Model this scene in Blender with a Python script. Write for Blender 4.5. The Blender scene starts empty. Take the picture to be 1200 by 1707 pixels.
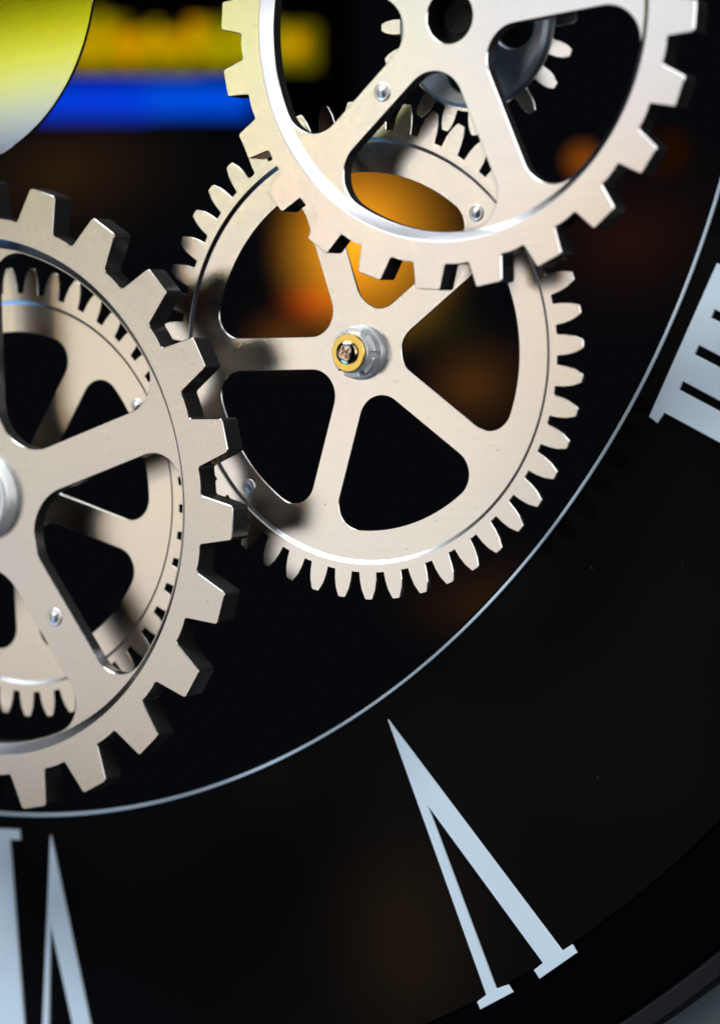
import bpy, math, random
import mathutils
from mathutils import Vector, Matrix
from mathutils.geometry import delaunay_2d_cdt
random.seed(7)
PI = math.pi
C = bpy.context.scene.collection
sc = bpy.context.scene

# ------------------------------------------------------------------ camera
CAM = Vector((0.453936, -0.140971, 0.516728))
rv = Vector((-0.060259, 0.565657, -0.059389))
FPX = 3888.1                                   # focal length in units of 1/1200 of the picture's width
cd = bpy.data.cameras.new('camera'); cam = bpy.data.objects.new('camera', cd); C.objects.link(cam)
cam.matrix_world = Matrix.Translation(CAM) @ Matrix.Rotation(rv.length, 4, rv.normalized())
cd.sensor_fit = 'HORIZONTAL'; cd.sensor_width = 24.0; cd.lens = FPX / 1200 * 24
cd.clip_start = 0.01; cd.clip_end = 50
cd.dof.use_dof = True
fwd = cam.matrix_world.to_3x3() @ Vector((0, 0, -1))
cd.dof.focus_distance = (Vector((0.135, -0.16, 0.022)) - CAM).dot(fwd)
cd.dof.aperture_fstop = 7.5
cd.dof.aperture_blades = 0
sc.camera = cam

# ------------------------------------------------------------------ world, lamps, exposure
w = bpy.data.worlds.new('World'); sc.world = w; w.use_nodes = True
w.node_tree.nodes['Background'].inputs[0].default_value = (0.5, 0.6, 0.8, 1)
w.node_tree.nodes['Background'].inputs[1].default_value = 0.004
sc.view_settings.view_transform = 'Standard'; sc.view_settings.look = 'None'
sc.view_settings.exposure = 0; sc.view_settings.gamma = 1

def plate_point(u, v, z=0.0):
    """the point of the plane at height z seen at the photograph's pixel (u, v)"""
    d = cam.matrix_world.to_3x3() @ Vector(((u - 600) / FPX, -(v - 853.5) / FPX, -1))
    return CAM + d * ((z - CAM.z) / d.z)

def area(name, loc, aim, sx, sy, col, radiance, shape='RECTANGLE'):
    l = bpy.data.lights.new(name, 'AREA'); l.shape = shape; l.size = sx; l.size_y = sy
    l.color = col
    a = sx * sy * (PI / 4 if shape in ('DISK', 'ELLIPSE') else 1)
    l.energy = radiance * PI * a
    o = bpy.data.objects.new(name, l); C.objects.link(o); o.location = loc
    o.rotation_euler = (Vector(aim) - Vector(loc)).to_track_quat('-Z', 'Y').to_euler()
    return o

mid = (0.12, -0.13, 0.02)
area('shop_softbox', (-0.76, -0.21, 1.0), (-0.76, -0.21, 0), 1.04, 0.48, (1.0, 0.945, 0.88), 0.88)
area('shop_softbox_upper', (-0.27, 0.19, 1.0), (-0.27, 0.19, 0), 0.42, 0.38, (0.93, 0.96, 1.0), 0.98)
area('numeral_fill', (-0.35, 1.15, 0.85), mid, 0.9, 0.5, (0.88, 0.94, 1.0), 22.0)  # added unseen fill that brightens the numerals
area('slope_fill_top', (0.30, 1.35, 0.42), mid, 1.3, 0.4, (0.95, 0.97, 1.0), 5.0)  # added fill for the upward rim slopes and the numerals
area('slope_fill_upper', (1.15, 0.78, 0.50), mid, 0.7, 0.7, (0.93, 0.96, 1.0), 3.0)  # added fill between the top and side fills, for the rim slopes
area('blue_numeral_fill', (-0.80, -0.95, 0.80), mid, 0.6, 0.35, (0.15, 0.50, 1.0), 6.0)  # added blue fill that tints the lower numerals
area('slope_fill_side', (1.45, -0.02, 0.62), mid, 0.7, 0.9, (0.95, 0.96, 1.0), 2.6)  # added fill from the right that whitens the left rim slopes
# warm lamps and lit sign across the shop, whose light the gears catch
def mirror_light(name, u, v, wpx, hpx, z, col, rad, H=1.0, shape='ELLIPSE'):
    P = plate_point(u, v, z); k = (H - z) / (CAM.z - z)
    loc = P + Vector(((P.x - CAM.x) * k, (P.y - CAM.y) * k, H - P.z))
    s = 0.000178 * (1 + k)
    l = area(name, loc, (loc.x, loc.y, 0), wpx * s / 0.86, hpx * s, col, rad, shape)
    return l
mirror_light('warm_lamp', 492, 352, 110, 90, 0.036, (1.0, 0.58, 0.18), 44.0)
mirror_light('yellow_sign_light', 190, 75, 640, 105, 0.03, (0.85, 0.88, 0.0), 2.3, shape='RECTANGLE')
mirror_light('blue_sign_light', 180, 180, 520, 60, 0.03, (0.50, 0.62, 1.0), 2.4, shape='RECTANGLE')
mirror_light('warm_lamp_low', 680, 1560, 110, 260, 0.0, (1.0, 0.50, 0.10), 11.0)
mirror_light('warm_lamp_right', 1210, 390, 90, 170, 0.0, (1.0, 0.50, 0.05), 2.5)

# ------------------------------------------------------------------ materials
def new_mat(name):
    m = bpy.data.materials.new(name); m.use_nodes = True
    return m, m.node_tree, m.node_tree.nodes['Principled BSDF']

def metal(name, col, rough, grain=0.06, scale=5200, bump=0.00001, blotch=0.05, cloud=0.04, diffuse=0.0):
    m = bpy.data.materials.new(name); m.use_nodes = True; nt = m.node_tree; N = nt.nodes; Lk = nt.links
    N.remove(N['Principled BSDF'])
    p = N.new('ShaderNodeBsdfAnisotropic'); p.distribution = 'BECKMANN'; Lk.new(p.outputs[0], N['Material Output'].inputs[0])
    g = N.new('ShaderNodeNewGeometry')
    n1 = N.new('ShaderNodeTexNoise'); n1.inputs['Scale'].default_value = scale; n1.inputs['Detail'].default_value = 3
    n2 = N.new('ShaderNodeTexNoise'); n2.inputs['Scale'].default_value = 38; n2.inputs['Detail'].default_value = 5
    Lk.new(g.outputs['Position'], n1.inputs['Vector']); Lk.new(g.outputs['Position'], n2.inputs['Vector'])
    mr = N.new('ShaderNodeMapRange'); mr.inputs[3].default_value = rough - grain; mr.inputs[4].default_value = rough + grain
    Lk.new(n1.outputs['Fac'], mr.inputs[0])
    ad = N.new('ShaderNodeMath'); ad.operation = 'MULTIPLY_ADD'; ad.inputs[1].default_value = blotch
    Lk.new(n2.outputs['Fac'], ad.inputs[0]); Lk.new(mr.outputs[0], ad.inputs[2])
    Lk.new(ad.outputs[0], p.inputs['Roughness'])
    mix = N.new('ShaderNodeMix'); mix.data_type = 'RGBA'
    mix.inputs[6].default_value = tuple(c * 0.94 for c in col) + (1,); mix.inputs[7].default_value = tuple(min(1, c * 1.03) for c in col) + (1,)
    Lk.new(n1.outputs['Fac'], mix.inputs[0])
    cl = N.new('ShaderNodeMix'); cl.data_type = 'RGBA'; cl.blend_type = 'MULTIPLY'; cl.inputs[0].default_value = 1.0
    cr = N.new('ShaderNodeMix'); cr.data_type = 'RGBA'          # faint warm and cool clouding of the anodised skin
    cr.inputs[6].default_value = (1 - cloud * 0.4, 1 - cloud, 1 - cloud * 0.6, 1); cr.inputs[7].default_value = (1, 1, 1 - cloud * 0.8, 1)
    cf = N.new('ShaderNodeMapRange'); cf.inputs[1].default_value = 0.35; cf.inputs[2].default_value = 0.65
    Lk.new(n2.outputs['Fac'], cf.inputs[0]); Lk.new(cf.outputs[0], cr.inputs[0])
    Lk.new(mix.outputs[2], cl.inputs[6]); Lk.new(cr.outputs[2], cl.inputs[7]); Lk.new(cl.outputs[2], p.inputs['Color'])
    if diffuse > 0:
        df = N.new('ShaderNodeBsdfDiffuse'); Lk.new(cl.outputs[2], df.inputs['Color'])
        ms = N.new('ShaderNodeMixShader'); ms.inputs[0].default_value = diffuse
        Lk.new(p.outputs[0], ms.inputs[1]); Lk.new(df.outputs[0], ms.inputs[2]); Lk.new(ms.outputs[0], N['Material Output'].inputs[0])
    sp = N.new('ShaderNodeTexNoise'); sp.inputs['Scale'].default_value = 900; sp.inputs['Detail'].default_value = 1      # a few dull specks
    Lk.new(g.outputs['Position'], sp.inputs['Vector'])
    sm = N.new('ShaderNodeMapRange'); sm.inputs[1].default_value = 0.745; sm.inputs[2].default_value = 0.80; sm.inputs[3].default_value = 1.0; sm.inputs[4].default_value = 0.72
    Lk.new(sp.outputs['Fac'], sm.inputs[0])
    mp = N.new('ShaderNodeMapping'); mp.inputs['Rotation'].default_value = (0, 0, 0.5); mp.inputs['Scale'].default_value = (14, 700, 14)     # faint hairlines
    hn = N.new('ShaderNodeTexNoise'); hn.inputs['Scale'].default_value = 1.0; hn.inputs['Detail'].default_value = 2
    Lk.new(g.outputs['Position'], mp.inputs['Vector']); Lk.new(mp.outputs[0], hn.inputs['Vector'])
    hm = N.new('ShaderNodeMapRange'); hm.inputs[1].default_value = 0.35; hm.inputs[2].default_value = 0.65; hm.inputs[3].default_value = 0.98; hm.inputs[4].default_value = 1.0
    Lk.new(hn.outputs['Fac'], hm.inputs[0])
    mm = N.new('ShaderNodeMath'); mm.operation = 'MULTIPLY'; Lk.new(sm.outputs[0], mm.inputs[0]); Lk.new(hm.outputs[0], mm.inputs[1])
    vs = N.new('ShaderNodeVectorMath'); vs.operation = 'SCALE'; Lk.new(cl.outputs[2], vs.inputs[0]); Lk.new(mm.outputs[0], vs.inputs['Scale']); Lk.new(vs.outputs[0], p.inputs['Color'])
    b = N.new('ShaderNodeBump'); b.inputs['Strength'].default_value = 0.35; b.inputs['Distance'].default_value = bump
    Lk.new(n1.outputs['Fac'], b.inputs['Height']); Lk.new(b.outputs[0], p.inputs['Normal'])
    return m

M_satin = metal('satin_aluminium', (0.90, 0.89, 0.87), 0.225, grain=0.05, blotch=0.04)
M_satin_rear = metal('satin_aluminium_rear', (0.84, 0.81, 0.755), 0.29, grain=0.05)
M_satin_front = metal('satin_aluminium_front', (0.90, 0.89, 0.88), 0.20, grain=0.04, blotch=0.03)
M_disc = metal('polished_disc', (0.48, 0.48, 0.48), 0.12, blotch=0.02, grain=0.02, scale=2600)
M_dark = metal('dark_steel', (0.45, 0.52, 0.60), 0.42, diffuse=0.15)
M_silver = metal('bright_steel', (0.85, 0.86, 0.88), 0.27, grain=0.03)
M_chrome = metal('screw_chrome', (0.90, 0.76, 0.68), 0.24, grain=0.02)
M_rivet = metal('rivet_steel', (0.86, 0.87, 0.88), 0.34, grain=0.03, diffuse=0.18)
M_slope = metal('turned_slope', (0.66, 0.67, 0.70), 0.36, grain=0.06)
M_nut = metal('nickel_nut', (0.86, 0.87, 0.88), 0.42, grain=0.03, diffuse=0.5)
M_gold = metal('brass', (1.0, 0.74, 0.20), 0.30, grain=0.03)
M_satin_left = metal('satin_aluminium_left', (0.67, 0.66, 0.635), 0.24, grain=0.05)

M_edge_shade = metal('shaded_edge', (0.17, 0.16, 0.155), 0.22, grain=0.04, diffuse=0.13)  # dark copy of the gear metal: shade put into its colour

def plain(name, col, rough, spec=0.5):
    m, nt, p = new_mat(name); N = nt.nodes; Lk = nt.links
    n = N.new('ShaderNodeTexNoise'); n.inputs['Scale'].default_value = 26; n.inputs['Detail'].default_value = 6
    g = N.new('ShaderNodeNewGeometry'); Lk.new(g.outputs['Position'], n.inputs['Vector'])
    mx = N.new('ShaderNodeMix'); mx.data_type = 'RGBA'
    mx.inputs[6].default_value = tuple(c * 0.75 for c in col) + (1,); mx.inputs[7].default_value = tuple(c * 1.2 for c in col) + (1,)
    Lk.new(n.outputs['Fac'], mx.inputs[0]); Lk.new(mx.outputs[2], p.inputs['Base Color'])
    mr = N.new('ShaderNodeMapRange'); mr.inputs[3].default_value = rough * 0.85; mr.inputs[4].default_value = rough * 1.15
    Lk.new(n.outputs['Fac'], mr.inputs[0]); Lk.new(mr.outputs[0], p.inputs['Roughness'])
    p.inputs['Specular IOR Level'].default_value = spec
    return m
M_letter = plain('pale_blue_print', (0.68, 0.80, 0.88), 0.45)
M_dial = plain('black_gloss_dial', (0.004, 0.004, 0.0045), 0.14, 0.02)
def dust(m, thr, col):
    nt = m.node_tree; N = nt.nodes; Lk = nt.links; p = N['Principled BSDF']
    old = p.inputs['Base Color'].links[0].from_socket
    g = N.new('ShaderNodeNewGeometry'); n = N.new('ShaderNodeTexNoise'); n.inputs['Scale'].default_value = 420; n.inputs['Detail'].default_value = 2
    Lk.new(g.outputs['Position'], n.inputs['Vector'])
    r = N.new('ShaderNodeMapRange'); r.inputs[1].default_value = thr; r.inputs[2].default_value = thr + 0.05
    Lk.new(n.outputs['Fac'], r.inputs[0])
    x = N.new('ShaderNodeMix'); x.data_type = 'RGBA'; Lk.new(r.outputs[0], x.inputs[0]); Lk.new(old, x.inputs[6]); x.inputs[7].default_value = col + (1,)
    Lk.new(x.outputs[2], p.inputs['Base Color'])
dust(M_dial, 0.765, (0.05, 0.055, 0.06))
dust(M_letter, 0.74, (0.45, 0.58, 0.68))
M_black = plain('black_bezel', (0.0007, 0.0007, 0.0008), 0.55, 0.02)
M_trim = plain('grey_bezel_edge', (0.012, 0.012, 0.013), 0.5, 0.1)
M_wall = plain('pale_wall', (0.20, 0.22, 0.205), 0.8, 0.2)
M_bore = plain('black_bore', (0.003, 0.003, 0.003), 0.5, 0.2)

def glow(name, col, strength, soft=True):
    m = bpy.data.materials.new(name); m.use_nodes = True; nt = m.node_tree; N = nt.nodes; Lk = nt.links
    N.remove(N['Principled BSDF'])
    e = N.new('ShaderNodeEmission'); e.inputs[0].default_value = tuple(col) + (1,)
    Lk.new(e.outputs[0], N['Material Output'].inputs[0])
    if soft:                                   # soft falloff of a blurred reflection, brightest in its middle
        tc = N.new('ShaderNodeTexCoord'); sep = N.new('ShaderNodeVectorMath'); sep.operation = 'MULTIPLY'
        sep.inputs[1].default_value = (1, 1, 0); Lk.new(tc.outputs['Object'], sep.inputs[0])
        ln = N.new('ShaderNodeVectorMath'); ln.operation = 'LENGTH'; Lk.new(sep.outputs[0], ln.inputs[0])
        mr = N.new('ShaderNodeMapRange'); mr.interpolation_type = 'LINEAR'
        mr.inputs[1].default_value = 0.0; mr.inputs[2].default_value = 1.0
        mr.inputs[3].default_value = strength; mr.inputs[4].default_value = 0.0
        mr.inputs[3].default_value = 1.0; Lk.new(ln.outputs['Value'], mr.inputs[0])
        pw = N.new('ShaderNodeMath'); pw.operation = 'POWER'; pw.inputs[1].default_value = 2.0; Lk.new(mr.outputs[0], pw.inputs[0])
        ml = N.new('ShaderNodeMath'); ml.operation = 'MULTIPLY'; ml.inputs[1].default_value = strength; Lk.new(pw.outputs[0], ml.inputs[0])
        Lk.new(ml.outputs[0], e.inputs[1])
        tr = N.new('ShaderNodeBsdfTransparent'); ad = N.new('ShaderNodeAddShader')          # see-through, so reflection glows add to what lies behind
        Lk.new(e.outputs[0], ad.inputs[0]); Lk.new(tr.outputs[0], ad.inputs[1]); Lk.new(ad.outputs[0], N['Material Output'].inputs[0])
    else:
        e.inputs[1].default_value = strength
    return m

# ------------------------------------------------------------------ mesh helpers
def link(name, verts, faces, mat, parent=None, loc=(0, 0, 0), rotz=0.0, smooth=35, edge=None):
    me = bpy.data.meshes.new(name); me.from_pydata(verts, [], faces); me.validate(); me.update()
    me.materials.append(mat)
    if edge:                                   # side walls and backs: smoother, shade put into the darker colour
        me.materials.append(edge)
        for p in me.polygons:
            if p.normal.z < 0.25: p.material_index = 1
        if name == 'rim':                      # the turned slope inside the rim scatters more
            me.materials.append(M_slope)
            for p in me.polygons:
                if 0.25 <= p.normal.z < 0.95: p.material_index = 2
    if smooth:
        me.polygons.foreach_set('use_smooth', [True] * len(me.polygons))
        me.set_sharp_from_angle(angle=math.radians(smooth))
    o = bpy.data.objects.new(name, me); C.objects.link(o)
    o.location = loc; o.rotation_euler = (0, 0, rotz)
    if parent: o.parent = parent
    return o

def again(src, parent, loc=None, rotz=None):
    o = src.copy(); C.objects.link(o); o.parent = parent
    if loc is not None: o.location = loc
    if rotz is not None: o.rotation_euler = (0, 0, rotz)
    return o

def thing(name, label, cat, loc=(0, 0, 0), group=None):
    o = bpy.data.objects.new(name, None); C.objects.link(o); o.location = loc; o.empty_display_size = 0.01
    o['label'] = label; o['category'] = cat
    if group: o['group'] = group
    return o

def area2(l):
    return 0.5 * sum(l[i - 1][0] * l[i][1] - l[i][0] * l[i - 1][1] for i in range(len(l)))

def inset(loop, d, closed=True, taper=None):
    """loop moved by d to its left (inwards for a counter-clockwise outline)"""
    n = len(loop); out = []
    for i in range(n):
        a = Vector(loop[i - 1]) if (closed or i > 0) else Vector(loop[i])
        b = Vector(loop[i]); c = Vector(loop[(i + 1) % n]) if (closed or i < n - 1) else b
        d1 = (b - a); d2 = (c - b)
        d1 = d1.normalized() if d1.length > 1e-12 else d2.normalized()
        d2 = d2.normalized() if d2.length > 1e-12 else d1
        t = d1 + d2
        t = t.normalized() if t.length > 1e-9 else d1
        nrm = Vector((-t.y, t.x)); k = max(0.5, nrm.dot(Vector((-d1.y, d1.x))))
        dd = d if taper is None else d * taper[i]
        out.append(tuple(b + nrm * (dd / k)))
    return out

def inside(p, lp):
    x, y = p; r = False
    for i in range(len(lp)):
        x0, y0 = lp[i - 1]; x1, y1 = lp[i]
        if (y0 > y) != (y1 > y) and x < (x1 - x0) * (y - y0) / (y1 - y0) + x0: r = not r
    return r

def triangles(loops):
    """triangles (indices into the joined loops, counter-clockwise) of an outline with holes"""
    pts, edges = [], []
    for lp in loops:
        s = len(pts); n = len(lp); pts += [Vector((x * 100, y * 100)) for x, y in lp]
        edges += [(s + i, s + (i + 1) % n) for i in range(n)]
    vv, ee, ff, ov, oe, of = delaunay_2d_cdt(pts, edges, [], 0, 1e-7, True)
    ov = [o if o else [min(range(len(pts)), key=lambda q: (pts[q] - vv[k]).length_squared)] for k, o in enumerate(ov)]
    out = []
    for f in ff:
        c = sum((vv[i] for i in f), Vector((0, 0))) / len(f); c = (c.x / 100, c.y / 100)
        if inside(c, loops[0]) and not any(inside(c, h) for h in loops[1:]):
            t = [ov[i][0] for i in f]
            if len(set(t)) < 3: continue
            a, b, d = (pts[i] for i in t[:3])
            out.append(tuple(t) if (b - a).cross(d - a) > 0 else tuple(t[::-1]))
    return out

def slab(loops, z1, z0, ch=0.0, chs=None):
    """solid plate: loops[0] the outline, the rest holes; top edges chamfered by ch. Returns verts, faces."""
    V, F = [], []
    tops, bots = [], []
    for k, lp in enumerate(loops):
        a = area2(lp)
        if (k == 0 and a < 0) or (k > 0 and a > 0): lp = lp[::-1]
        c = ch if chs is None else chs[k]
        n = len(lp)
        rings = []
        if c > 0:
            rings.append((inset(lp, c), z1)); rings.append((lp, z1 - c))
        else:
            rings.append((lp, z1))
        rings.append((lp, z0))
        ids = []
        for pts, z in rings:
            s = len(V); V += [(x, y, z) for x, y in pts]; ids.append(s)
        for r in range(len(ids) - 1):
            for i in range(n):
                j = (i + 1) % n
                F.append((ids[r] + i, ids[r + 1] + i, ids[r + 1] + j, ids[r] + j))
        tops.append((ids[0], rings[0][0])); bots.append((ids[-1], lp))
    for lst, flip in ((tops, False), (bots, True)):
        idx = []
        for s, pts in lst: idx += [s + i for i in range(len(pts))]
        for t in triangles([pts for s_, pts in lst]):
            f = tuple(idx[q] for q in t)
            F.append(f[::-1] if flip else f)
    return V, F

def circle(r, n, a0=0.0, c=(0, 0)):
    return [(c[0] + r * math.cos(a0 + 2 * PI * i / n), c[1] + r * math.sin(a0 + 2 * PI * i / n)) for i in range(n)]

def arc(c, r, a0, a1, n):
    return [(c[0] + r * math.cos(a0 + (a1 - a0) * i / n), c[1] + r * math.sin(a0 + (a1 - a0) * i / n)) for i in range(n + 1)]

def round_corners(pts, radii, n=6):
    """open polyline with its inner corners rounded"""
    out = [tuple(pts[0])]
    for i in range(1, len(pts) - 1):
        A, B, D = Vector(pts[i - 1]), Vector(pts[i]), Vector(pts[i + 1]); r = radii[i]
        u = (A - B); v = (D - B); lu, lv = u.length, v.length; u.normalize(); v.normalize()
        th = u.angle(v)
        if r <= 0 or th > PI - 0.02: out.append(tuple(B)); continue
        t = min(r / math.tan(th / 2), lu * 0.48, lv * 0.48); rr = t * math.tan(th / 2)
        c = B + (u + v).normalized() * (rr / math.sin(th / 2))
        p0 = B + u * t; p1 = B + v * t
        a0 = math.atan2(p0.y - c.y, p0.x - c.x); a1 = math.atan2(p1.y - c.y, p1.x - c.x)
        while a1 - a0 > PI: a1 -= 2 * PI
        while a1 - a0 < -PI: a1 += 2 * PI
        out += arc(c, rr, a0, a1, n)
    out.append(tuple(pts[-1]))
    return out

def lathe(profile, n=48):
    """profile [(r, z)] from the axis outwards / downwards"""
    V, F = [], []
    ids = []
    for r, z in profile:
        if r <= 1e-9: ids.append((len(V), 1)); V.append((0, 0, z))
        else:
            ids.append((len(V), n)); V += [(r * math.cos(2 * PI * i / n), r * math.sin(2 * PI * i / n), z) for i in range(n)]
    for k in range(len(ids) - 1):
        (a, na), (b, nb) = ids[k], ids[k + 1]
        for i in range(n):
            j = (i + 1) % n
            if na == 1 and nb == 1: continue
            if na == 1: F.append((a, b + i, b + j))
            elif nb == 1: F.append((a + i, b, a + j))
            else: F.append((a + i, b + i, b + j, a + j))
    return V, F

GRID = 12
def tooth_mesh(N, rr, prof, tipr, baser, t, ch, steps_a=5):
    """one tooth pointing along +x, butting on the root circle; prof = [(r, half width angle or metres)]"""
    g = 2 * PI / N / GRID
    aA = steps_a * g
    right = [(rr * math.cos(-aA), rr * math.sin(-aA))]
    for r, hw in prof: right.append((math.sqrt(max(r * r - hw * hw, 0)), -hw))
    pts = right + [(x, -y) for x, y in right[::-1]]
    m = len(prof)
    rad = [0] * len(pts)
    rad[1] = baser; rad[-2] = baser
    for i in range(2, m): rad[i] = 0.0015; rad[len(pts) - 1 - i] = 0.0015
    rad[m] = tipr; rad[m + 1] = tipr
    free = round_corners(pts, rad)
    tap = [min(1.0, 2.2 * min((Vector(p) - Vector(free[0])).length, (Vector(p) - Vector(free[-1])).length) / (ch * 8)) for p in free]
    ins = inset(free, ch, closed=False, taper=tap); ins[0] = free[0]; ins[-1] = free[-1]
    close = [(rr * math.cos(k * g), rr * math.sin(k * g)) for k in range(steps_a - 1, -steps_a, -1)]
    V, F = [], []
    n = len(free)
    V += [(x, y, 0) for x, y in ins + close]
    s1 = len(V); V += [(x, y, -ch * tp) for (x, y), tp in zip(free, tap)]
    s2 = len(V); V += [(x, y, -t) for x, y in free + close]
    for i in range(n - 1):
        F.append((i, s1 + i, s1 + i + 1, i + 1)); F.append((s1 + i, s2 + i, s2 + i + 1, s1 + i + 1))
    for base, pts2, flip in ((0, ins + close, False), (s2, free + close, True)):
        for tr in triangles([pts2]):
            f = tuple(base + q for q in tr)
            F.append(f[::-1] if flip else f)
    return V, F

def opening(ac, hw, Ri, Ro, rho_o):
    """rounded opening between two spokes, centred on angle ac"""
    al = PI / 5; s = math.sin(al)
    rho_i = max((Ri - hw / s) / (1 / s - 1), 0.0005)
    ci = (hw + rho_i) / s
    # lower edge line direction -36 deg, upper +36
    pts = []
    pts += arc((ci, 0), rho_i, PI + (PI / 2 - al), PI - (PI / 2 - al), 14)[::-1] if False else []
    inner = arc((ci, 0), rho_i, PI / 2 + al, 3 * PI / 2 - al, 16)       # upper edge tangent -> lower edge tangent
    d = hw + rho_o; L = math.sqrt((Ro - rho_o) ** 2 - d * d)
    cl = (L * math.cos(-al) - d * math.sin(-al), L * math.sin(-al) + d * math.cos(-al))
    a_end = math.atan2(cl[1], cl[0])
    low = arc(cl, rho_o, -al - PI / 2, a_end, 12)
    big = arc((0, 0), Ro, a_end, -a_end, 30)[1:-1]
    up = [(x, -y) for x, y in low[::-1]]
    lp = inner + low + big + up
    ca, sa = math.cos(ac), math.sin(ac)
    return [(x * ca - y * sa, x * sa + y * ca) for x, y in lp]

def rivet(parent, r, ang, z, size, mat=None):
    prof = [(0, 0.62), (0.16, 0.60), (0.34, 0.50), (0.52, 0.30), (0.62, 0.16), (0.72, 0.20), (0.86, 0.28), (0.96, 0.16), (1.0, -0.25)]
    V, F = lathe([(a * size, b * size * 0.62) for a, b in prof], 28)
    return link('rivet', V, F, mat or M_rivet, parent, (r * math.cos(ang), r * math.sin(ang), z), 0, 60)

def gear(name, label, cx, cy, z, N, a0, rr, prof, tipr, baser, t, groove, w, h, spoke0, hw, Ri, Ro, rho, mat, bore, ch=0.00022, group=None, lift=None):
    root = thing(name, label, 'gear', (cx, cy, z), group)
    if lift:                                   # measured at z, standing at lift: same outline from the camera
        k = (CAM.z - lift) / (CAM.z - z)
        root.location = CAM + (Vector((cx, cy, z)) - CAM) * k; root.scale = (k, k, k)
    ng = N * GRID
    outer = circle(rr, ng)
    gin = circle(groove, 192)
    # rim: flat toothed ring plus the sloped step down to the spoked disc
    V, F = slab([outer, gin], 0, -t, 0)
    F = [f for f in F]
    # replace the straight inner wall by a rounded lip and a slope
    keep = []
    for f in F:
        rs = [math.hypot(V[i][0], V[i][1]) for i in f]; zs = [V[i][2] for i in f]
        if max(rs) < groove * 1.0005 and max(zs) - min(zs) > t * 0.5: continue
        keep.append(f)
    F = keep
    def ring(r, zz):
        s = len(V); V.extend([(x, y, zz) for x, y in circle(r, 192)]); return s
    e = min(0.0002, h * 0.25)
    rs_ = [(groove, 0.0), (groove - e * 0.45, -e * 0.3), (groove - e * 0.9, -e), (groove - w, -h)]
    ids = [ring(r, zz) for r, zz in rs_]
    for k in range(len(ids) - 1):
        for i in range(192):
            j = (i + 1) % 192
            F.append((ids[k] + i, ids[k] + j, ids[k + 1] + j, ids[k + 1] + i))
    o = link('rim', V, F, mat, root, rotz=a0, smooth=21, edge=M_edge_shade)
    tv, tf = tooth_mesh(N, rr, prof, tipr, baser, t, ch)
    tooth = link('tooth', tv, tf, mat, o, edge=M_edge_shade)
    for k in range(1, N): again(tooth, o, rotz=2 * PI * k / N)
    # spoked disc, recessed
    loops = [circle(groove - w, 192)]
    for k in range(5): loops.append(opening(spoke0 + PI / 5 + 2 * PI / 5 * k, hw, Ri, Ro, rho))
    chs = [0] + [ch] * 5
    if bore: loops.append(circle(bore, 64)); chs.append(ch)
    V, F = slab(loops, -h, -t, chs=chs)
    disc = link('spoked_disc', V, F, mat, root, edge=M_edge_shade)
    return root, disc

R = math.radians
ZL, ZH = 0.0200, 0.0366
# ------------------------------------------------------------------ the gears
fine = [(0.0556, 0.00262), (0.0580, 0.00247), (0.0602, 0.00206), (0.0626, 0.00105)]
g1, d1 = gear('fine_toothed_gear', 'satin silver gear with slender pointed teeth and a brass washer and screw at its centre',
     0.140773, -0.124786, ZL, 48, R(12.452), 0.0556, fine, 0.0006, 0.00022, 0.0013, 0.0536, 0.0010, 0.0007,
     R(176.6), 0.0042, 0.0118, 0.0450, 0.0062, M_satin, 0, ch=0.00012, group='fine toothed gears')
rivet(d1, 0.0495, R(-139.4), -0.0007, 0.0021); rivet(d1, 0.0474, R(41.0), -0.0007, 0.0021)
g2, d2 = gear('fine_toothed_gear', 'satin gear with slender pointed teeth, seen through the large thick gear at the left edge',
     0.0253, -0.1554, ZL, 48, R(87.2), 0.0556, fine, 0.0006, 0.00022, 0.0013, 0.0536, 0.0010, 0.0007,
     R(52.5), 0.0042, 0.0118, 0.0450, 0.0062, M_satin_rear, 0, ch=0.00012, group='fine toothed gears')
rivet(d2, 0.0483, R(26.6), -0.0007, 0.0021)
prT = [(0.0582, 0.00452), (0.0644, 0.00348)]
g3, d3 = gear('thick_gear', 'thick silver gear with square teeth and an empty hub hole, at the top',
     0.180651, -0.04827, 0.035656, 24, R(171.29), 0.0582, prT, 0.0008, 0.0006, 0.00615, 0.0529, 0.0023, 0.0027,
     R(1.0), 0.0043, 0.0130, 0.0505, 0.0085, M_satin_front, 0.0062, group='thick square toothed gears')
rivet(d3, 0.0250, R(-143.0), -0.0027, 0.0024)
prL = [(0.0760, 0.00635), (0.0858, 0.00435)]
g4, d4 = gear('thick_gear', 'large thick silver gear with square teeth, cut off by the left edge',
     0.025065, -0.155362, 0.037534, 24, R(68.22), 0.0760, prL, 0.0011, 0.0009, 0.00667, 0.0707, 0.0027, 0.0030,
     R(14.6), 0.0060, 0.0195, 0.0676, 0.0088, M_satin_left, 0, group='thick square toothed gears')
rivet(d4, 0.0400, R(-56.5), -0.0030, 0.0026)

# pinion on the same axle as the upper thick gear
pin = thing('pinion_gear', 'small gear with a dark domed boss and blunt teeth, behind the upper thick gear', 'gear', (0.180651, -0.04827, ZL))
NP, rp = 20, 0.0213
V, F = slab([circle(rp, NP * GRID), circle(0.0060, 48)], 0, -0.0022, 0)
prim = link('rim', V, F, M_satin, pin, rotz=R(-5.89))
tv, tf = tooth_mesh(NP, rp, [(0.0213, 0.00185), (0.0236, 0.00190), (0.0255, 0.00155), (0.0270, 0.00085)], 0.0004, 0.0004, 0.0022, 0.00012)
tt = link('tooth', tv, tf, M_satin, prim)
for k in range(1, NP): again(tt, prim, rotz=2 * PI * k / NP)
hole_c = [(0.0118 * math.cos(R(a)), 0.0118 * math.sin(R(a))) for a in (-14, 76, 166, 256)]
loops = [circle(0.0205, 120), circle(0.0045, 40)] + [circle(0.0052, 48, c=c) for c in hole_c]
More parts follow.
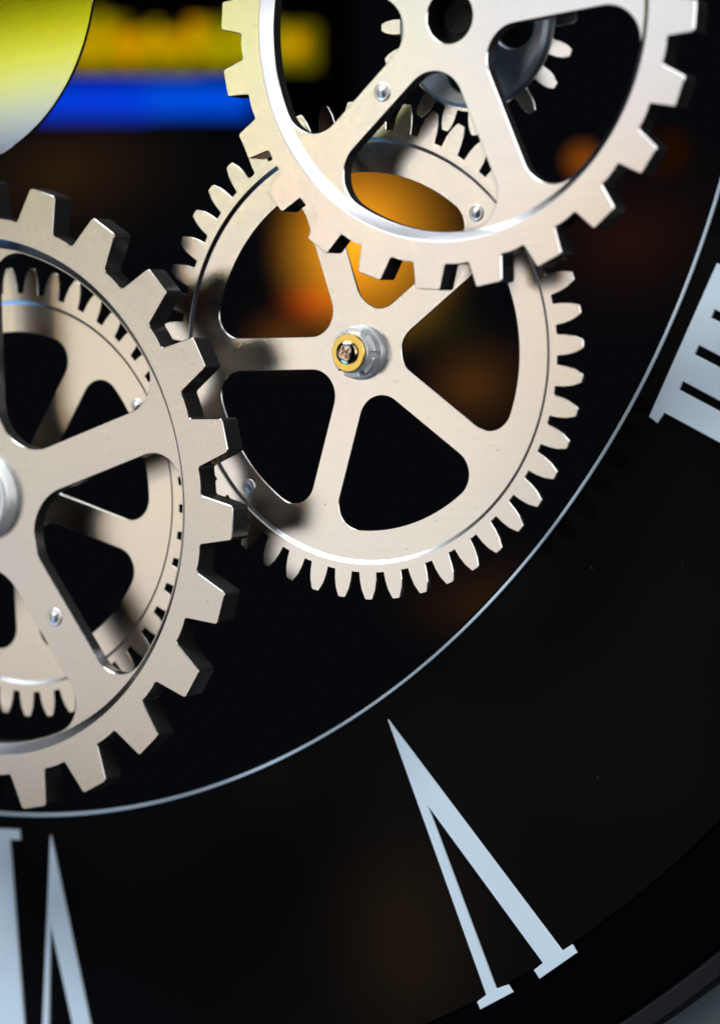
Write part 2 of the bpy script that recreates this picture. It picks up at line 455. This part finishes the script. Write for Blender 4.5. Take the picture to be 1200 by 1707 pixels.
V, F = slab(loops, 0.0026, 0.0002, chs=[0.0009, 0.0002, 0.0004, 0.0004, 0.0004, 0.0004])
boss = link('boss', V, F, M_dark, pin)
for c in hole_c:
    V, F = lathe([(0, -0.0003), (0.0050, -0.0003), (0.0050, 0.0003)], 32)
    link('recess', V, F, M_bore, boss, (c[0], c[1], 0.0004))

# hubs -------------------------------------------------------------
V, F = lathe([(0, -0.0012), (0.0060, -0.0012), (0.0060, 0.0030), (0.0061, 0.0031)], 48)     # dark sleeve in the bore of the upper gear
link('bore_sleeve', V, F, M_bore, d3, (0, 0, -0.0062))
V, F = lathe([(0, 0.0010), (0.0075, 0.0010), (0.0082, 0.0016), (0.0090, 0.0035), (0.0098, 0.0040), (0.0112, 0.0038), (0.0120, 0.0028), (0.0122, 0.0)], 72)
link('hub_cap', V, F, M_nut, g4, (0, 0, -0.0030), 0, 50)
for g, zt, ze in ((g1, -0.0013, -0.010), (g2, -0.0013, -0.012), (g4, -0.0067, -0.0165)):
    V, F = lathe([(0.0035, zt), (0.0035, ze), (0, ze)], 24)
    link('axle', V, F, M_dark, g)
V, F = lathe([(0.0035, -0.0070), (0.0035, -0.030), (0, -0.030)], 24)
link('axle', V, F, M_dark, g3)

# the castle nut, brass washer and cross head screw of the middle gear
base = lathe([(0, 0.0014), (0.0066, 0.0014), (0.0069, 0.0011), (0.0070, 0.0)], 64)
link('nut_flange', base[0], base[1], M_nut, g1, (0, 0, -0.0007), 0, 30)
nut = lathe([(0, 0.0040), (0.0048, 0.0040), (0.0051, 0.0037), (0.0051, 0.0)], 64)
nutO = link('castle_nut', nut[0], nut[1], M_nut, g1, (0, 0, 0.0006), 0, 30)
for k in range(6):
    a = 2 * PI * k / 6 + 0.35; half = 0.38
    lp = arc((0, 0), 0.0064, a - half, a + half, 8) + arc((0, 0), 0.0048, a + half, a - half, 8)
    V, F = slab([lp], 0.0026, 0.0002, 0.0002)
    link('castellation', V, F, M_nut, nutO, smooth=30)
V, F = slab([circle(0.0048, 72), circle(0.0020, 48)], 0.0007, 0.0, 0.00015)
washer = link('washer', V, F, M_gold, g1, (0, 0, 0.0050))
# screw head: dome with a cross recess
def screw_head():
    V, F = [], []
    nr, na = 14, 72
    def hz(x, y):
        r = math.hypot(x, y) / 0.0029
        z = 0.0007 + 0.0009 * math.sqrt(max(0.0, 1 - (r * 0.97) ** 2))
        ca, sa = math.cos(0.35), math.sin(0.35); u, v = x * ca + y * sa, -x * sa + y * ca
        for p, q in ((u, v), (v, u)):
            if abs(p) < 0.0018:
                k = max(0.0, min(1.0, (0.00042 - abs(q)) / 0.00012))
                z = min(z, z - 0.0010 * k * max(0.0, min(1.0, (0.0018 - abs(p)) / 0.0004)))
        return z
    nr, na = 34, 120
    V.append((0, 0, hz(0, 0)))
    for i in range(1, nr + 1):
        for j in range(na):
            r = 0.0029 * i / nr; a = 2 * PI * j / na; x, y = r * math.cos(a), r * math.sin(a)
            V.append((x, y, hz(x, y)))
    for j in range(na): F.append((0, 1 + j, 1 + (j + 1) % na))
    for i in range(nr - 1):
        for j in range(na):
            a = 1 + i * na; b = a + na; k = (j + 1) % na
            F.append((a + j, b + j, b + k, a + k))
    s = len(V); e = 1 + (nr - 1) * na
    V += [(0.0029 * math.cos(2 * PI * j / na), 0.0029 * math.sin(2 * PI * j / na), -0.0002) for j in range(na)]
    for j in range(na): F.append((e + j, s + j, s + (j + 1) % na, e + (j + 1) % na))
    return V, F
V, F = screw_head()
link('screw_head', V, F, M_chrome, washer, (-0.0001, 0, 0.0005), 0, 50)

# plain disc at the upper left
dk = thing('plain_disc', 'smooth toothless metal disc reflecting yellow and blue, in the upper left corner', 'disc', (0.02352, -0.01394, 0.030))
V, F = slab([circle(0.0508, 256), circle(0.004, 40)], 0, -0.0009, 0.00015)
link('disc_plate', V, F, M_disc, dk)
V, F = lathe([(0, 0.002), (0.0050, 0.002), (0.0056, 0.0014), (0.0056, 0.0)], 40)
link('hub_cap', V, F, M_silver, dk)
V, F = lathe([(0.0035, -0.0009), (0.0035, -0.03), (0, -0.03)], 24)
link('axle', V, F, M_dark, dk)

# ------------------------------------------------------------------ dial ring, numerals, bezel, wall
dial = thing('clock_dial', 'black glossy clock dial ring with pale blue Roman numerals', 'clock dial')
V, F = slab([circle(0.3300, 512), circle(0.2488, 512)], 0, -0.003, 0.0002)
link('dial_ring', V, F, M_dial, dial)
def bar_ring(name, r0, r1, z0, z1, mat, parent, n=512, ch=0.00015):
    V, F = slab([circle(r1, n), circle(r0, n)], z1, z0, ch); return link(name, V, F, mat, parent)
bar_ring('circle_line', 0.24962, 0.25038, 0.0001, 0.0006, M_letter, dial, ch=0.0001)
# numerals are laid out in (radius, sideways) and turned to their hour
def numeral(label, deg, strokes):
    e = bpy.data.objects.new('numeral', None); C.objects.link(e); e.parent = dial; e['label'] = label; e.empty_display_size = 0.01
    e.rotation_euler = (0, 0, R(deg)); e.location = (0, 0, 0)
    for nm, lp in strokes:
        V, F = slab([lp], 0.0007, 0.0001, 0.00008); link(nm, V, F, M_letter, e)
    return e
k6 = lambda off: [('letter_v', [(0.2557, off + 0.0012), (0.3299, off + 0.0123 + 0.0002), (0.3298, off + 0.0160), (0.3322, off + 0.0160), (0.3330, off + 0.0026),
       (0.3304, off + 0.0024), (0.3300, off + 0.0058), (0.2801, off - 0.0011), (0.3296, off - 0.0104), (0.3302, off - 0.0066), (0.3325, off - 0.0064), (0.3320, off - 0.0177), (0.3299, off - 0.0174), (0.3296, off - 0.0139)])]
def letter_i(y0, y1, s0, s1):
    return [(0.2545, s0), (0.2545, s1), (0.2575, s1), (0.2575, y1), (0.3295, y1), (0.3295, s1), (0.3322, s1), (0.3322, s0), (0.3295, s0), (0.3295, y0), (0.2575, y0), (0.2575, s0)]
numeral('pale blue Roman five', -60, k6(0.0))
numeral('pale blue Roman six, cut off by the lower edge', -90,
    [('letter_v', [(x, y) for x, y in [(0.2557, 0.0105), (0.3299, 0.0232), (0.3298, 0.0270), (0.3322, 0.0270), (0.3322, 0.0150),
       (0.3300, 0.0150), (0.3300, 0.0166), (0.2814, 0.0078), (0.3296, 0.0020), (0.3300, 0.0050), (0.3322, 0.0050), (0.3320, -0.0040), (0.3299, -0.0040), (0.3296, -0.0009)]]),
     ('letter_i', letter_i(-0.0155, -0.0053, -0.0185, -0.0013))])
ys = [(-0.0188, -0.0122), (-0.0098, -0.0028), (-0.0002, 0.0069), (0.0092, 0.0160)]
lp4 = [(0.2548, -0.0215), (0.2548, 0.0192), (0.2590, 0.0192)]
lp4 += [(0.2590, 0.0160), (0.3290, 0.0160), (0.3290, 0.0092), (0.2590, 0.0092),
        (0.2590, 0.0069), (0.3290, 0.0069), (0.3290, -0.0002), (0.2590, -0.0002),
        (0.2590, -0.0028), (0.3290, -0.0028), (0.3290, -0.0098), (0.2590, -0.0098),
        (0.2590, -0.0122), (0.3290, -0.0122), (0.3290, -0.0188), (0.2580, -0.0188), (0.2574, -0.0219)]
numeral('pale blue Roman four written IIII, cut off by the right edge', -30, [('letters_iiii', lp4)])

bz = bpy.data.objects.new('bezel', None); C.objects.link(bz); bz.parent = dial
bar_ring('bezel_ring', 0.3302, 0.3520, -0.010, -0.0004, M_black, bz, ch=0.0003)
bar_ring('bezel_edge', 0.3522, 0.3585, -0.010, -0.0006, M_trim, bz, ch=0.0012)
V, F = slab([[(-1.2, -1.2), (1.2, -1.2), (1.2, 1.2), (-1.2, 1.2)], circle(0.345, 256)], -0.0102, -0.05, 0)
wl = link('wall', V, F, M_wall); wl['kind'] = 'structure'

# ------------------------------------------------------------------ glows added behind the clock for reflections in the unbuilt front glass
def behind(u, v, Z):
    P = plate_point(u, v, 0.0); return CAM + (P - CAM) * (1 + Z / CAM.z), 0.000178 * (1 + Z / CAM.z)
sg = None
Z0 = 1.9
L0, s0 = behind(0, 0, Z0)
sg = thing('reflected_led_sign', 'stand-in for the glass reflection of a lit sign, yellow letters above a blue strip, at upper left', 'sign', L0)  # sign added behind the clock in place of its front glass reflection
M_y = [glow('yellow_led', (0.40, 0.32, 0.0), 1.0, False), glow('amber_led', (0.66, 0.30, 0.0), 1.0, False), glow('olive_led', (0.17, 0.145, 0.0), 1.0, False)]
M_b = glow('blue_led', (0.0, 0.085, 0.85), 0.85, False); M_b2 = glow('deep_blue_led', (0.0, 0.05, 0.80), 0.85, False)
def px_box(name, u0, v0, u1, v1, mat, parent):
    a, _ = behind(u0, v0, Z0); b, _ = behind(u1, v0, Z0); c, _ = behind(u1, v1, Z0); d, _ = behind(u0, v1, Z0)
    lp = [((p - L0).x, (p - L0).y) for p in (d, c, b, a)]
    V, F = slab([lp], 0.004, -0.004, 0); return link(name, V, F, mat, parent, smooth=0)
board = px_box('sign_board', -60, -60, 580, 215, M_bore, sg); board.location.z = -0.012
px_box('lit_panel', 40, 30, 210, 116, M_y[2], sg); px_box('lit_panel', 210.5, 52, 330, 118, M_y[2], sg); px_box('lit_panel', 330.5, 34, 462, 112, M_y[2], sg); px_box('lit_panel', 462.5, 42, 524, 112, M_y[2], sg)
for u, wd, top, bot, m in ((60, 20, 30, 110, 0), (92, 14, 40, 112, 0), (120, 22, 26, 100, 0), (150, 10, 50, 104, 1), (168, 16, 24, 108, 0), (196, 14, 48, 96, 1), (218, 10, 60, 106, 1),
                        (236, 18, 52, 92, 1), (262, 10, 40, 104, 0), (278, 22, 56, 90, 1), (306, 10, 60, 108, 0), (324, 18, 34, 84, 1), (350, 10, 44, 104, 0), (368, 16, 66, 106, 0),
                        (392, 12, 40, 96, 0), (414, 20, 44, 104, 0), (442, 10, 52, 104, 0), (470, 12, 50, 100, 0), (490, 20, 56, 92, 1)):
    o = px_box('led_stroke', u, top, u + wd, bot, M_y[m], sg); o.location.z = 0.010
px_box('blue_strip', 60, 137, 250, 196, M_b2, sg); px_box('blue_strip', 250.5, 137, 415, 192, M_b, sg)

def reflection_spot(label, u, v, ru, rv_, col, strength, soft=True, cat='reflection_spot', Z=0.9):  # emissive disc added in place of a front glass reflection
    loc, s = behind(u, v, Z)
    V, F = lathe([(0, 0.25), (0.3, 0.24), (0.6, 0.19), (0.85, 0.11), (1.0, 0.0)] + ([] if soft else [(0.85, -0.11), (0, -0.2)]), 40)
    o = link('reflection_disc', V, F, glow('reflection_glow', col, strength, soft), loc=loc)
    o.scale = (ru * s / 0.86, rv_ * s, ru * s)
    o['label'] = label; o['category'] = cat; o['group'] = 'glass reflection stand-ins behind the gears'
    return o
reflection_spot('large orange glow standing in for a glass reflection, behind the overlap of the upper and middle gears', 620, 405, 168, 180, (1.0, 0.37, 0.010), 1.55)
reflection_spot('red glow standing in for a glass reflection, in the upper left opening of the middle gear', 540, 500, 85, 45, (0.75, 0.015, 0.0), 0.55)
reflection_spot('brown glow standing in for a glass reflection, low in the upper left opening of the middle gear', 490, 560, 100, 60, (0.8, 0.25, 0.02), 0.13)
reflection_spot('dim brown glow standing in for a glass reflection, behind the right opening of the middle gear', 800, 640, 110, 95, (0.9, 0.30, 0.02), 0.075)
reflection_spot('dim olive glow standing in for a glass reflection, behind the right opening of the middle gear, near its hub', 735, 540, 90, 70, (0.5, 0.45, 0.02), 0.030)
reflection_spot('round orange spot standing in for a glass reflection, at the lower edge of the upper gear opening on the right', 970, 266, 22, 22, (1.0, 0.26, 0.02), 0.17, False, Z=0.9)
reflection_spot('faint round amber spot standing in for a glass reflection, right of the upper gear teeth', 1112, 252, 30, 30, (1.0, 0.28, 0.02), 0.012, False)
reflection_spot('faint reddish spot standing in for a glass reflection, below the teeth at the right of the upper gear', 1070, 400, 190, 150, (1.0, 0.20, 0.02), 0.014)
reflection_spot('dim brown glow standing in for a glass reflection, between the plain disc and the large left gear', 150, 290, 270, 150, (1.0, 0.42, 0.05), 0.022)
reflection_spot('dim brown glow standing in for a glass reflection, below the lower right teeth of the middle gear', 860, 1000, 220, 100, (1.0, 0.34, 0.04), 0.022)
